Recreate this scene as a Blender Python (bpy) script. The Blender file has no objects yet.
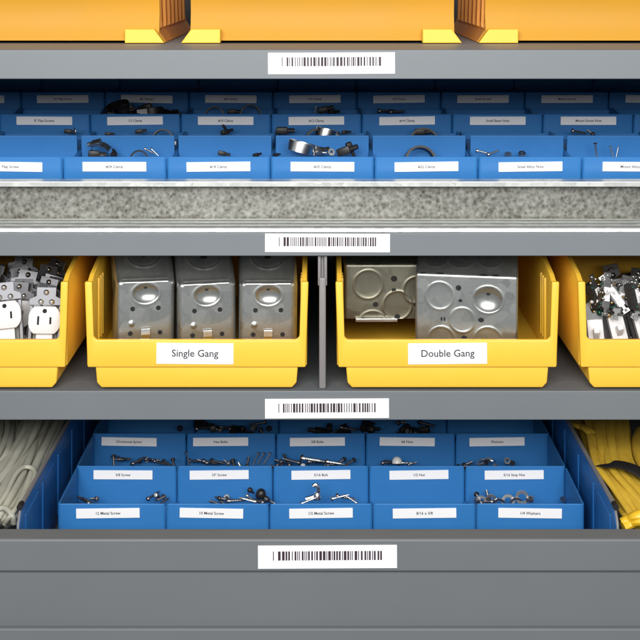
import bpy, bmesh, math, random
from mathutils import Vector, Matrix, Euler
random.seed(11)
R = math.radians
MM = 0.001
D = 1330.0            # camera to shelf front, mm
ZC = 1500.0           # eye height, mm
scene = bpy.context.scene
COL = scene.collection

def W(x, y, z): return Vector((x, y, z + ZC)) * MM
def S(y): return 1 + y / D
def PX(px, y): return (px - 320) * S(y)
def PZ(py, y): return -(py + 25) * S(y)

# ------------------------------------------------------------------ materials
def new_mat(name):
    m = bpy.data.materials.new(name); m.use_nodes = True
    nt = m.node_tree; b = nt.nodes['Principled BSDF']
    return m, nt, b

def plain(name, col, rough=0.5, metal=0.0, noise=0.06, nscale=60, bump=0.0, bscale=400, coat=0.0, sss=0.0, rvar=0.1):
    m, nt, b = new_mat(name)
    tc = nt.nodes.new('ShaderNodeTexCoord')
    n = nt.nodes.new('ShaderNodeTexNoise'); n.inputs['Scale'].default_value = nscale; n.inputs['Detail'].default_value = 5
    nt.links.new(tc.outputs['Object'], n.inputs['Vector'])
    mx = nt.nodes.new('ShaderNodeMix'); mx.data_type = 'RGBA'
    mx.inputs['A'].default_value = tuple(c * (1 - noise) for c in col) + (1,)
    mx.inputs['B'].default_value = tuple(min(1, c * (1 + noise)) for c in col) + (1,)
    nt.links.new(n.outputs['Fac'], mx.inputs['Factor'])
    nt.links.new(mx.outputs['Result'], b.inputs['Base Color'])
    mr = nt.nodes.new('ShaderNodeMapRange')
    mr.inputs['To Min'].default_value = max(0.02, rough - rvar); mr.inputs['To Max'].default_value = min(1, rough + rvar)
    nt.links.new(n.outputs['Fac'], mr.inputs['Value']); nt.links.new(mr.outputs['Result'], b.inputs['Roughness'])
    b.inputs['Metallic'].default_value = metal
    b.inputs['Coat Weight'].default_value = coat
    if sss > 0:
        b.inputs['Subsurface Weight'].default_value = sss
        b.inputs['Subsurface Radius'].default_value = (0.012, 0.006, 0.002)
        b.inputs['Subsurface Scale'].default_value = 0.5
    if bump > 0:
        n2 = nt.nodes.new('ShaderNodeTexNoise'); n2.inputs['Scale'].default_value = bscale; n2.inputs['Detail'].default_value = 3
        nt.links.new(tc.outputs['Object'], n2.inputs['Vector'])
        bp = nt.nodes.new('ShaderNodeBump'); bp.inputs['Strength'].default_value = bump; bp.inputs['Distance'].default_value = 0.0006
        nt.links.new(n2.outputs['Fac'], bp.inputs['Height']); nt.links.new(bp.outputs['Normal'], b.inputs['Normal'])
    return m

def spangle(name, cell, lo, hi, rlo, rhi, stretch=(1, 1, 1), metal=1.0):
    """zinc crystals: every voronoi cell has its own grey and gloss"""
    m, nt, b = new_mat(name)
    tc = nt.nodes.new('ShaderNodeTexCoord')
    mp = nt.nodes.new('ShaderNodeMapping'); mp.inputs['Scale'].default_value = stretch
    nt.links.new(tc.outputs['Object'], mp.inputs['Vector'])
    ns = nt.nodes.new('ShaderNodeTexNoise'); ns.inputs['Scale'].default_value = cell * 1.3; ns.inputs['Detail'].default_value = 3
    nt.links.new(mp.outputs['Vector'], ns.inputs['Vector'])
    ad = nt.nodes.new('ShaderNodeMix'); ad.data_type = 'VECTOR'; ad.inputs['Factor'].default_value = 0.012
    nt.links.new(mp.outputs['Vector'], ad.inputs['A']); nt.links.new(ns.outputs['Color'], ad.inputs['B'])
    v = nt.nodes.new('ShaderNodeTexVoronoi'); v.inputs['Scale'].default_value = cell
    nt.links.new(ad.outputs['Result'], v.inputs['Vector'])
    sp = nt.nodes.new('ShaderNodeSeparateColor'); nt.links.new(v.outputs['Color'], sp.inputs['Color'])
    n3 = nt.nodes.new('ShaderNodeTexNoise'); n3.inputs['Scale'].default_value = cell * 3; n3.inputs['Detail'].default_value = 4
    nt.links.new(mp.outputs['Vector'], n3.inputs['Vector'])
    am = nt.nodes.new('ShaderNodeMath'); am.operation = 'ADD'
    nt.links.new(sp.outputs['Red'], am.inputs[0]); nt.links.new(n3.outputs['Fac'], am.inputs[1])
    mr = nt.nodes.new('ShaderNodeMapRange'); mr.inputs['From Min'].default_value = 0.35; mr.inputs['From Max'].default_value = 1.6
    nt.links.new(am.outputs[0], mr.inputs['Value'])
    mx = nt.nodes.new('ShaderNodeMix'); mx.data_type = 'RGBA'
    mx.inputs['A'].default_value = lo + (1,); mx.inputs['B'].default_value = hi + (1,)
    nt.links.new(mr.outputs['Result'], mx.inputs['Factor']); nt.links.new(mx.outputs['Result'], b.inputs['Base Color'])
    mr2 = nt.nodes.new('ShaderNodeMapRange'); mr2.inputs['To Min'].default_value = rlo; mr2.inputs['To Max'].default_value = rhi
    nt.links.new(sp.outputs['Green'], mr2.inputs['Value']); nt.links.new(mr2.outputs['Result'], b.inputs['Roughness'])
    b.inputs['Metallic'].default_value = metal
    return m

M = {}
M['shelf'] = plain('grey_powder_coat', (0.142, 0.157, 0.17), 0.5, noise=0.08, nscale=5, bump=0.12, bscale=1500)
M['shelf_shaded'] = plain('grey_powder_coat_shaded', (0.128, 0.136, 0.144), 0.48, noise=0.06, nscale=7, bump=0.12, bscale=1500)  # same shelf coat, weaker light lower down painted in as darker grey
M['dark'] = plain('dark_panel', (0.03, 0.03, 0.033), 0.7)
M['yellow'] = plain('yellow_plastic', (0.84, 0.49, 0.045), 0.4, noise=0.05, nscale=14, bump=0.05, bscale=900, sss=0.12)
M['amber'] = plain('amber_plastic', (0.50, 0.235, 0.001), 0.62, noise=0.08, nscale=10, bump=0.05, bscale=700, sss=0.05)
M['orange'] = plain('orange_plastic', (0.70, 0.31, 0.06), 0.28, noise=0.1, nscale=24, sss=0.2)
M['blue'] = plain('blue_plastic', (0.026, 0.162, 0.43), 0.42, noise=0.06, nscale=20, bump=0.05, bscale=900)
M['blue2'] = plain('blue_partition_plastic', (0.02, 0.145, 0.44), 0.36, noise=0.08, nscale=12)
def mottled(name, lo, hi):
    """weathered zinc: soft mottling of several sizes"""
    m, nt, b = new_mat(name)
    tc = nt.nodes.new('ShaderNodeTexCoord')
    a = nt.nodes.new('ShaderNodeTexNoise'); a.inputs['Scale'].default_value = 190; a.inputs['Detail'].default_value = 4; a.inputs['Roughness'].default_value = 0.7
    c = nt.nodes.new('ShaderNodeTexNoise'); c.inputs['Scale'].default_value = 14; c.inputs['Detail'].default_value = 2
    v = nt.nodes.new('ShaderNodeTexVoronoi'); v.inputs['Scale'].default_value = 260; v.feature = 'F1'
    for n in (a, c, v): nt.links.new(tc.outputs['Object'], n.inputs['Vector'])
    m1 = nt.nodes.new('ShaderNodeMath'); m1.operation = 'MULTIPLY_ADD'; m1.inputs[1].default_value = 0.35
    nt.links.new(v.outputs['Distance'], m1.inputs[0]); nt.links.new(a.outputs['Fac'], m1.inputs[2])
    m2 = nt.nodes.new('ShaderNodeMath'); m2.operation = 'MULTIPLY_ADD'; m2.inputs[1].default_value = 0.35
    nt.links.new(c.outputs['Fac'], m2.inputs[0]); nt.links.new(m1.outputs[0], m2.inputs[2])
    mr = nt.nodes.new('ShaderNodeMapRange'); mr.inputs['From Min'].default_value = 0.58; mr.inputs['From Max'].default_value = 1.10
    nt.links.new(m2.outputs[0], mr.inputs['Value'])
    mx = nt.nodes.new('ShaderNodeMix'); mx.data_type = 'RGBA'; mx.inputs['A'].default_value = lo + (1,); mx.inputs['B'].default_value = hi + (1,)
    nt.links.new(mr.outputs['Result'], mx.inputs['Factor']); nt.links.new(mx.outputs['Result'], b.inputs['Base Color'])
    b.inputs['Metallic'].default_value = 0.9; b.inputs['Roughness'].default_value = 0.42
    return m
M['galv'] = mottled('galvanised_mottle', (0.085, 0.082, 0.068), (0.36, 0.36, 0.33))
M['galv_flange'] = spangle('galvanised_flange', 120, (0.56, 0.57, 0.545), (0.68, 0.69, 0.665), 0.32, 0.42, metal=0.8)
M['zinc'] = spangle('zinc_plated_sheet', 90, (0.36, 0.375, 0.365), (0.48, 0.49, 0.47), 0.27, 0.35, metal=0.92)
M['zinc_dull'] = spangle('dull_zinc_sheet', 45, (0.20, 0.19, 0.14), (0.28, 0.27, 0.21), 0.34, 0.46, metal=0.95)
M['steel'] = plain('bright_steel', (0.55, 0.55, 0.55), 0.36, 1.0)
M['darksteel'] = plain('dark_steel', (0.22, 0.22, 0.235), 0.42, 1.0)
M['gunmetal'] = plain('gunmetal_strap', (0.17, 0.17, 0.17), 0.42, 0.95)
M['chrome'] = plain('polished_steel', (0.84, 0.84, 0.82), 0.27, 1.0)
M['brass'] = plain('brass_screw', (0.65, 0.45, 0.2), 0.3, 1.0)
M['green'] = plain('green_screw', (0.01, 0.06, 0.04), 0.35, 0.3)
M['hole'] = plain('hole_black', (0.006, 0.006, 0.006), 0.8)
M['paper'] = plain('label_paper', (0.80, 0.80, 0.82), 0.55, noise=0.02, nscale=30)
M['ink'] = plain('label_ink', (0.05, 0.045, 0.055), 0.6)
M['inkbar'] = plain('barcode_ink', (0.03, 0.014, 0.022), 0.6)
M['white'] = plain('white_device_plastic', (0.70, 0.69, 0.69), 0.3, noise=0.02)
M['black'] = plain('black_rubber', (0.012, 0.011, 0.012), 0.45)
M['bakelite'] = plain('dark_device_body', (0.018, 0.017, 0.018), 0.35)
M['device_back'] = plain('grey_device_back', (0.15, 0.145, 0.13), 0.4)
M['beige'] = plain('beige_cord', (0.37, 0.365, 0.30), 0.55, noise=0.16, nscale=55, bump=0.3, bscale=300)
M['cord'] = plain('yellow_cord', (0.58, 0.37, 0.035), 0.5, noise=0.18, nscale=60, bump=0.3, bscale=260)
M['cord2'] = plain('bright_yellow_cord', (0.78, 0.47, 0.02), 0.45, noise=0.08, nscale=40)
M['rod'] = plain('grey_rod', (0.20, 0.19, 0.19), 0.4)

# ------------------------------------------------------------------ mesh helpers (all in mm)
def box(bm, x0, x1, y0, y1, z0, z1, bev=0.0, mi=0, seg=2):
    vs = [bm.verts.new((x, y, z)) for x in (x0, x1) for y in (y0, y1) for z in (z0, z1)]
    idx = [(0, 1, 3, 2), (4, 6, 7, 5), (0, 4, 5, 1), (2, 3, 7, 6), (0, 2, 6, 4), (1, 5, 7, 3)]
    fs = []
    for f in idx:
        q = bm.faces.new([vs[i] for i in f]); q.material_index = mi; fs.append(q)
    if bev > 0:
        es = list({e for f in fs for e in f.edges})
        bmesh.ops.bevel(bm, geom=es, offset=bev, segments=seg, profile=0.5, affect='EDGES')

def prism(bm, poly, axis, a0, a1, bev=0.0, mi=0, seg=2):
    def P(u, v, a):
        return (a, u, v) if axis == 'x' else ((u, a, v) if axis == 'y' else (u, v, a))
    A = [bm.verts.new(P(u, v, a0)) for u, v in poly]; B = [bm.verts.new(P(u, v, a1)) for u, v in poly]
    n = len(poly); fs = [bm.faces.new(A[::-1]), bm.faces.new(B)]
    for i in range(n):
        fs.append(bm.faces.new((A[i], A[(i + 1) % n], B[(i + 1) % n], B[i])))
    for f in fs: f.material_index = mi
    bmesh.ops.recalc_face_normals(bm, faces=fs)
    if bev > 0:
        es = list({e for f in fs for e in f.edges})
        bmesh.ops.bevel(bm, geom=es, offset=bev, segments=seg, profile=0.5, affect='EDGES')

def tube(bm, pts, ru, rv=None, n=10, mi=0, cap=True, taper=None, up0=Vector((0, 0, 1))):
    """ru sideways radius, rv upwards radius"""
    rv = rv or ru
    pts = [Vector(p) for p in pts]; rings = []
    for i, p in enumerate(pts):
        t = (pts[min(i + 1, len(pts) - 1)] - pts[max(i - 1, 0)]).normalized()
        side = t.cross(up0)
        if side.length < 1e-3: side = t.cross(Vector((0, 1, 0.1)))
        side.normalize(); up = side.cross(t).normalized()
        k = taper(i / (len(pts) - 1)) if taper else 1
        rings.append([bm.verts.new(p + side * (ru * k * math.cos(a)) + up * (rv * k * math.sin(a)))
                      for a in [2 * math.pi * j / n for j in range(n)]])
    for a, b in zip(rings, rings[1:]):
        for j in range(n):
            f = bm.faces.new((a[j], a[(j + 1) % n], b[(j + 1) % n], b[j])); f.material_index = mi; f.smooth = True
    if cap:
        for r_, fl in ((rings[0], True), (rings[-1], False)):
            f = bm.faces.new(r_[::-1] if fl else r_); f.material_index = mi

def lathe(bm, prof, n=24, mi=0, closed=False, mat=None, smooth=True, a0=0.0, a1=2 * math.pi):
    """prof (r,z) about Z"""
    mat = mat or Matrix()
    full = abs(a1 - a0 - 2 * math.pi) < 1e-6
    cols = []
    for j in range(n if full else n + 1):
        a = a0 + (a1 - a0) * j / n
        cols.append([bm.verts.new(mat @ Vector((r * math.cos(a), r * math.sin(a), z))) for r, z in prof])
    m = len(prof)
    for j in range(n):
        A = cols[j]; B = cols[(j + 1) % len(cols)]
        for i in range(m if closed else m - 1):
            k = (i + 1) % m
            try:
                f = bm.faces.new((A[i], B[i], B[k], A[k])); f.material_index = mi; f.smooth = smooth
            except ValueError: pass
    if not full and closed:
        bm.faces.new(cols[0]); bm.faces.new(cols[-1][::-1])

def smooth_path(ctrl, n=8):
    c = [Vector(p) for p in ctrl]; out = []
    for i in range(len(c) - 1):
        p0 = c[max(i - 1, 0)]; p1 = c[i]; p2 = c[i + 1]; p3 = c[min(i + 2, len(c) - 1)]
        for k in range(n):
            t = k / n
            out.append(0.5 * ((2 * p1) + (p2 - p0) * t + (2 * p0 - 5 * p1 + 4 * p2 - p3) * t * t + (3 * p1 - p0 - 3 * p2 + p3) * t ** 3))
    out.append(c[-1]); return out

def rrect(w, l, r, seg=4):
    pts = []
    for cx, cy, a in ((w / 2 - r, l / 2 - r, 0), (-w / 2 + r, l / 2 - r, 90), (-w / 2 + r, -l / 2 + r, 180), (w / 2 - r, -l / 2 + r, 270)):
        for k in range(seg + 1):
            t = R(a + 90 * k / seg); pts.append((cx + r * math.cos(t), cy + r * math.sin(t)))
    return pts

def tub(bm, w, l, h, t=2.0, r=3.5, drop=1.0, mi=0, sl=0.0, sr=0.0):
    """open-topped bin: rounded corners, slightly narrower at the bottom; front at y=0"""
    low = h - 9.0                                     # the back edge is cut low, so the next bin's label shows
    def dz(i, x, y, z):
        if z < h - 7: return 0.0
        if 0 < i < 9: return low
        if i in (0, 9): return sr if x > 0 else sl            # rear end of a side wall
        if y > -l / 2 + 1.5: return (sr if x > 0 else sl) * min(1.0, (y + l / 2 - 1.5) / 2)
        return 0.0
    def loop(ins, z, sc=1.0):
        return [bm.verts.new((x * sc, l / 2 + y * sc, z - dz(i, x, y, z)))
                for i, (x, y) in enumerate(rrect(w - 2 * ins, l - 2 * ins, max(r - ins, 0.8)))]
    L = [loop(0.8, 0, drop), loop(0, 1.2, drop), loop(0, h - 6), loop(0, h - 0.8), loop(0.7, h), loop(t - 0.6, h), loop(t, h - 0.8), loop(t, t, drop)]
    n = len(L[0])
    for a, b in zip(L, L[1:]):
        for i in range(n):
            f = bm.faces.new((a[i], a[(i + 1) % n], b[(i + 1) % n], b[i])); f.smooth = False; f.material_index = mi
    bm.faces.new(L[0][::-1]).material_index = mi; bm.faces.new(L[-1]).material_index = mi

def mesh_of(bm, name, mats, smooth=False, angle=35, recalc=True):
    if recalc: bmesh.ops.recalc_face_normals(bm, faces=bm.faces[:])
    bmesh.ops.scale(bm, vec=(MM, MM, MM), verts=bm.verts[:])
    me = bpy.data.meshes.new(name); bm.to_mesh(me); bm.free()
    for m in (mats if isinstance(mats, (list, tuple)) else [mats]): me.materials.append(M[m])
    if smooth:
        for p in me.polygons: p.use_smooth = True
        me.set_sharp_from_angle(angle=R(angle))
    return me

def link(name, me, parent=None, loc=None, rot=None):
    o = bpy.data.objects.new(name, me); COL.objects.link(o)
    if parent: o.parent = parent
    if loc is not None: o.location = loc
    if rot is not None: o.rotation_euler = rot
    return o

def obj(name, bm, mats, parent=None, loc=None, rot=None, smooth=False, angle=35):
    return link(name, mesh_of(bm, name, mats, smooth, angle), parent, loc, rot)

def tag(o, label, cat, group=None):
    o['label'] = label; o['category'] = cat
    if group: o['group'] = group
    return o

def thing(name, label, cat, loc=(0, 0, 0), rot=(0, 0, 0), group=None):
    o = bpy.data.objects.new(name, None); COL.objects.link(o)
    o.empty_display_size = 0.02
    o.location = loc; o.rotation_euler = rot
    return tag(o, label, cat, group)

def copy_tree(o, parent=None):
    c = o.copy(); COL.objects.link(c)
    if parent: c.parent = parent
    for ch in list(o.children): copy_tree(ch, c)
    return c

_txt = {}
def text_mesh(s, size, mat='ink', bold=0.0):
    """lettering as a mesh, centred, lying in XZ and facing -Y"""
    key = (s, size, mat)
    if key in _txt: return _txt[key]
    cu = bpy.data.curves.new('lettering', 'FONT'); cu.body = s; cu.size = size * MM
    cu.align_x = 'CENTER'; cu.align_y = 'CENTER'; cu.offset = bold * MM; cu.resolution_u = 3
    o = bpy.data.objects.new('lettering', cu); COL.objects.link(o)
    dg = bpy.context.evaluated_depsgraph_get()
    me = bpy.data.meshes.new_from_object(o.evaluated_get(dg))
    bpy.data.objects.remove(o); bpy.data.curves.remove(cu)
    me.transform(Matrix.Rotation(R(90), 4, 'X'))
    me.materials.clear(); me.materials.append(M[mat]); me.name = 'lettering'
    _txt[key] = me
    return me

def sticker(parent, name, cx, y, cz, w, h, s=None, size=4.0, bold=0.0, tilt=0.0):
    bm = bmesh.new(); box(bm, -w / 2, w / 2, -0.5, 0.5, -h / 2, h / 2, 0.15)
    o = obj(name, bm, 'paper', parent, Vector((cx, y, cz)) * MM, (0, tilt, 0))
    if s: link('lettering', text_mesh(s, size, 'ink', bold), o, Vector((0, -0.62, 0)) * MM)
    return o

def barcode(parent, cx, y, cz, w, h, bw, bh, seed, dz=0.0):
    rng = random.Random(seed)
    bm = bmesh.new(); box(bm, -w / 2, w / 2, -0.5, 0.5, -h / 2, h / 2, 0.15)
    o = obj('barcode_label', bm, 'paper', parent, Vector((cx, y, cz)) * MM, (0, R(rng.uniform(-0.5, 0.5)), 0))
    bm = bmesh.new(); x = -bw / 2; first = True
    u = bw / 116.0
    while x < bw / 2 - u:
        bwid = u * (0.9 if first else rng.choice((1, 1, 1, 2, 2, 3)) * 0.92)
        bwid = min(bwid, bw / 2 - x)
        box(bm, x, x + bwid, -0.75, -0.52, -bh / 2 + dz, bh / 2 + dz)
        x += bwid + u * (4.5 if first else rng.choice((1, 1, 1, 1.5, 2)))
        first = False
    obj('barcode', bm, 'inkbar', o)
    return o

# ------------------------------------------------------------------ shelves, drawer fronts, cabinet
XW = 640                                       # half-length of the shelving, mm
def make_shelf(ztop, lip, label, bc, seed, mat='shelf', barw=None):
    t = thing('metal_shelf', label, 'shelf', W(0, 0, ztop), group='grey metal shelves of the storage rack')
    bm = bmesh.new()
    prism(bm, [(0, 0), (0, -lip), (14, -lip), (14, -lip + 2), (2.2, -lip + 2), (2.2, -2.4), (30, -2.4), (30, 0)], 'x', -XW, XW, 0.95, seg=3)
    obj('front_lip', bm, mat, t)
    bm = bmesh.new(); box(bm, -XW, XW, 30.3, 640, -2.4, -0.3)
    obj('deck', bm, mat, t)
    x0, x1, y0, y1, bx0, bx1, by0, by1 = bc
    cz = -(y0 + y1) / 2 - 25 - ztop
    barcode(t, (x0 + x1) / 2 - 320, -0.55, cz, x1 - x0, y1 - y0, bx1 - bx0, by1 - by0, seed, (y0 + y1) / 2 - (by0 + by1) / 2)
    return t
make_shelf(-75, 29, 'grey metal shelf under the large amber bins with a barcode sticker, the top one', (268, 395, 52.5, 74, 282, 381, 57, 66), 3)
make_shelf(-258, 23, 'grey metal shelf carrying the galvanised channel and upper blue bins', (265, 390, 233.5, 252, 279, 376, 237, 246), 5)
make_shelf(-416, 29, 'grey metal shelf carrying the row of bright yellow bins', (265, 389, 398.5, 418, 279, 376, 403, 412), 8)

# open drawer, pulled out 133 mm
YF = -133.0
t = thing('pull_out_drawer', 'open grey metal drawer holding lower blue bins and cords, barcode sticker on its front', 'drawer', W(0, YF, -508))
bm = bmesh.new()
prism(bm, [(0, 0), (0, -29), (3, -29.8), (3, -90), (24, -90), (24, 0)], 'x', -XW, XW, 2.0, seg=4)
obj('front_panel', bm, 'shelf_shaded', t)
bm = bmesh.new(); box(bm, -XW, XW, 24.4, 560, -78, -76)
obj('bottom_panel', bm, 'shelf_shaded', t)
for sx in (-1, 1):
    bm = bmesh.new(); box(bm, sx * XW - 1, sx * XW + 1, 24.4, 560, -75.8, -2)
    obj('side_panel', bm, 'shelf_shaded', t)
bm = bmesh.new(); box(bm, -XW, XW, 561, 563, -78, -8); obj('back_panel', bm, 'shelf_shaded', t)
sk = 0.9
barcode(t, (327.5 - 320) * sk, -0.55, -(556.5 + 25) * sk + 508, 139 * sk, 23 * sk, 109 * sk, 9 * sk, 21, 1.2)
# closed drawer below
t = thing('closed_drawer', 'closed grey metal drawer front below the open drawer at the bottom edge', 'drawer', W(0, YF - 3, -587))
bm = bmesh.new(); box(bm, -XW, XW, 0, 22, -140, 0, 1.6, seg=3); obj('front_panel', bm, 'shelf_shaded', t)
bm = bmesh.new(); box(bm, -XW, XW, 22.3, 500, -140, -30); obj('drawer_box', bm, 'shelf_shaded', t)

# cabinet carcass behind everything
t = thing('cabinet_carcass', 'dark cabinet back and sides seen in the gaps behind the bins', 'cabinet', W(0, 0, -820))
bm = bmesh.new(); box(bm, -XW - 6, XW + 6, 700, 704, 0, 900); obj('back_panel', bm, 'dark', t)
for sx in (-1, 1):
    bm = bmesh.new(); box(bm, sx * (XW + 8) - 1.5, sx * (XW + 8) + 1.5, 20, 698, 0, 900); obj('side_panel', bm, 'dark', t)

# upright divider on the middle shelf
t = thing('shelf_divider', 'thin grey upright divider between the two middle yellow bins', 'divider', W(2.5, 6, -416))
bm = bmesh.new(); box(bm, -1.2, 1.2, 4.2, 430, 0.4, 136); obj('divider_panel', bm, 'rod', t)
bm = bmesh.new(); box(bm, -3.4, 3.4, -1, 4, 0.4, 112, 1.4, seg=3); box(bm, -4.6, -1.6, 0.5, 4, 104, 137, 0.4); box(bm, 1.6, 4.6, 0.5, 4, 104, 137, 0.4)
obj('edge_strip', bm, 'rod', t, smooth=True)

# ------------------------------------------------------------------ galvanised channel
t = thing('galvanised_channel', 'long mottled galvanised steel channel lying in front of the upper blue bins', 'steel channel', W(0, 2, -258))
bm = bmesh.new(); box(bm, -XW + 30, XW - 30, 54, 56, 3.2, 42); obj('web', bm, 'galv', t)
bm = bmesh.new()
prof = [(0, 0.3)]
for k in range(3):                                   # three rolled beads along the flange
    y0 = k * 17.5
    for q in range(9):
        a = math.pi * q / 8
        prof.append((y0 + 6 - 6 * math.cos(a), 1.2 + 5.0 * math.sin(a) ** 0.8))
prof += [(53.5, 1.6), (53.5, 0.3)]
prism(bm, prof, 'x', -XW + 30, XW - 30)
obj('lower_flange', bm, 'galv_flange', t, smooth=True, angle=50)
bm = bmesh.new()
prism(bm, [(36, 45.4), (36, 40.2), (37.6, 39.8), (38.4, 43.0), (56, 43.2), (56, 45.4)], 'x', -XW + 30, XW - 30, 0.4)
obj('upper_flange', bm, 'galv_flange', t)

# ------------------------------------------------------------------ large amber bins on the top shelf
def amber_bin(xl, xr, label):
    """xl, xr: outer foot corners"""
    w = xr - xl; cx = (xl + xr) / 2
    t = thing('storage_bin', label, 'storage bin', W(cx, 126, -75), group='large amber bins on the top shelf')
    h = w / 2
    prof = [(10, 2.8), (11.2, 6), (14, 12), (17, 22), (19, 34), (17, 50), (8, 78), (-4, 108), (0, 112), (8, 112), (15, 85), (23, 52), (24, 34), (21, 18), (17, 8), (14, 2.8)]
    bm = bmesh.new(); prism(bm, prof, 'x', -h + 9, h - 7)
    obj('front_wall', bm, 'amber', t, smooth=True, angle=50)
    for sx in (-1, 1):
        bm = bmesh.new()
        o_ = h
        poly = [(sx * (o_ - 43), 0.4), (sx * o_, 0.4), (sx * (o_ - 1), 2), (sx * (o_ - 9), 13), (sx * (o_ - 11), 15.5), (sx * (o_ - 43), 15.5)]
        prism(bm, poly, 'y', 0, 18, 0.9)
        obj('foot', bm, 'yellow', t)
        bm = bmesh.new()
        # side wall: flared outwards at the bottom, with upright ribs
        a = sx * (o_ - 9)
        prism(bm, [(sx * (o_ - 0.6), 0.4), (sx * (o_ - 9), 13), (sx * (o_ - 12), 26), (sx * (o_ - 14), 110), (sx * (o_ - 17), 110), (sx * (o_ - 15), 26), (sx * (o_ - 12), 12), (sx * (o_ - 4), 0.4)], 'y', 25, 336)
        for k in range(7):
            yy = 40 + k * 42
            prism(bm, [(sx * (o_ - 10.5), 14), (sx * (o_ - 7), 17), (sx * (o_ - 10), 106), (sx * (o_ - 14.5), 108)], 'y', yy, yy + 9, 0.5)
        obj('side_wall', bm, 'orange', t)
    bm = bmesh.new(); box(bm, -h + 16, h - 16, 334, 338, 0.6, 110); obj('back_wall', bm, 'amber', t)
    bm = bmesh.new(); box(bm, -h + 16, h - 16, 26, 333, 3, 6); obj('bottom_panel', bm, 'amber', t)
sA = S(126)
for a, b, lab in ((-148, 164, 'large amber bin at the left end of the top shelf'),
                  (181, 462, 'large amber bin in the middle of the top shelf, above the barcode'),
                  (479, 790, 'large amber bin at the right end of the top shelf')):
    amber_bin((a - 320) * sA, (b - 320) * sA, lab)

# ------------------------------------------------------------------ bright yellow bins on the middle shelf
def yellow_bin(cx, hw, label, text=None, tx=0, tw=76, tilt=0.0):
    t = thing('storage_bin', label, 'storage bin', W(cx, 0, -416), group='bright yellow hopper bins on the middle shelf')
    f = hw / 112.0
    zl, zf, zb, zt = 51.0, 23.5, 2.6, 109.0           # lip top, lip foot, base bottom, front corner of side wall
    bm = bmesh.new()
    poly = [(-hw, zt), (-hw + 2.8, zf), (hw - 2.8, zf), (hw, zt), (hw - 7.5, zt), (hw - 9, zl + 3), (hw - 12, zl), (-hw + 12, zl), (-hw + 9, zl + 3), (-hw + 7.5, zt)]
    prism(bm, poly, 'y', 0, 6, 1.5, seg=3)
    # side walls with sloped top, back wall
    for sx in (-1, 1):
        prism(bm, [(5, zf + 0.6), (5, zt - 2), (22, 113), (70, 121), (110, 130), (285, 130), (285, zf + 0.6)], 'x', sx * (hw - 6.8), sx * (hw - 1.6), 1.0)
        for yy in (40, 52, 64):                      # upright stiffening ribs on the inner face
            box(bm, min(sx * (hw - 8.6), sx * (hw - 6)), max(sx * (hw - 8.6), sx * (hw - 6)), yy, yy + 5, 40, 104, 0.8)
    box(bm, -hw + 5, hw - 5, 281, 286, zf, 128, 1)
    box(bm, -hw + 4, hw - 4, 4, 283, zf + 1.0, zf + 3.0)
    obj('shell', bm, 'yellow', t, smooth=True, angle=40)
    bm = bmesh.new()
    hb = hw - 10.5
    prism(bm, [(-hb, zf + 1.5), (-hb + 1.5, zb + 5), (-hb + 6, zb), (hb - 6, zb), (hb - 1.5, zb + 5), (hb, zf + 1.5)], 'y', 2.2, 280, 1.4, seg=3)
    obj('base', bm, 'yellow', t, smooth=True, angle=40)
    if text:
        sticker(t, 'label', tx - cx, -0.35, 37.6, tw, 21, text, 10.0, 0.13, tilt)
    return t
yellow_bin(-368, 116, 'yellow bin of white duplex outlets at the left end')
yellow_bin(-123.5, 112, 'yellow bin lettered Single Gang holding three metal boxes', 'Single Gang', -125, 77, R(0.4))
yellow_bin(127.5, 112, 'yellow bin lettered Double Gang holding two square metal boxes', 'Double Gang', 127.5, 79, R(-0.5))
yellow_bin(370, 112, 'yellow bin of dark switches at the right end')

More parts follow.
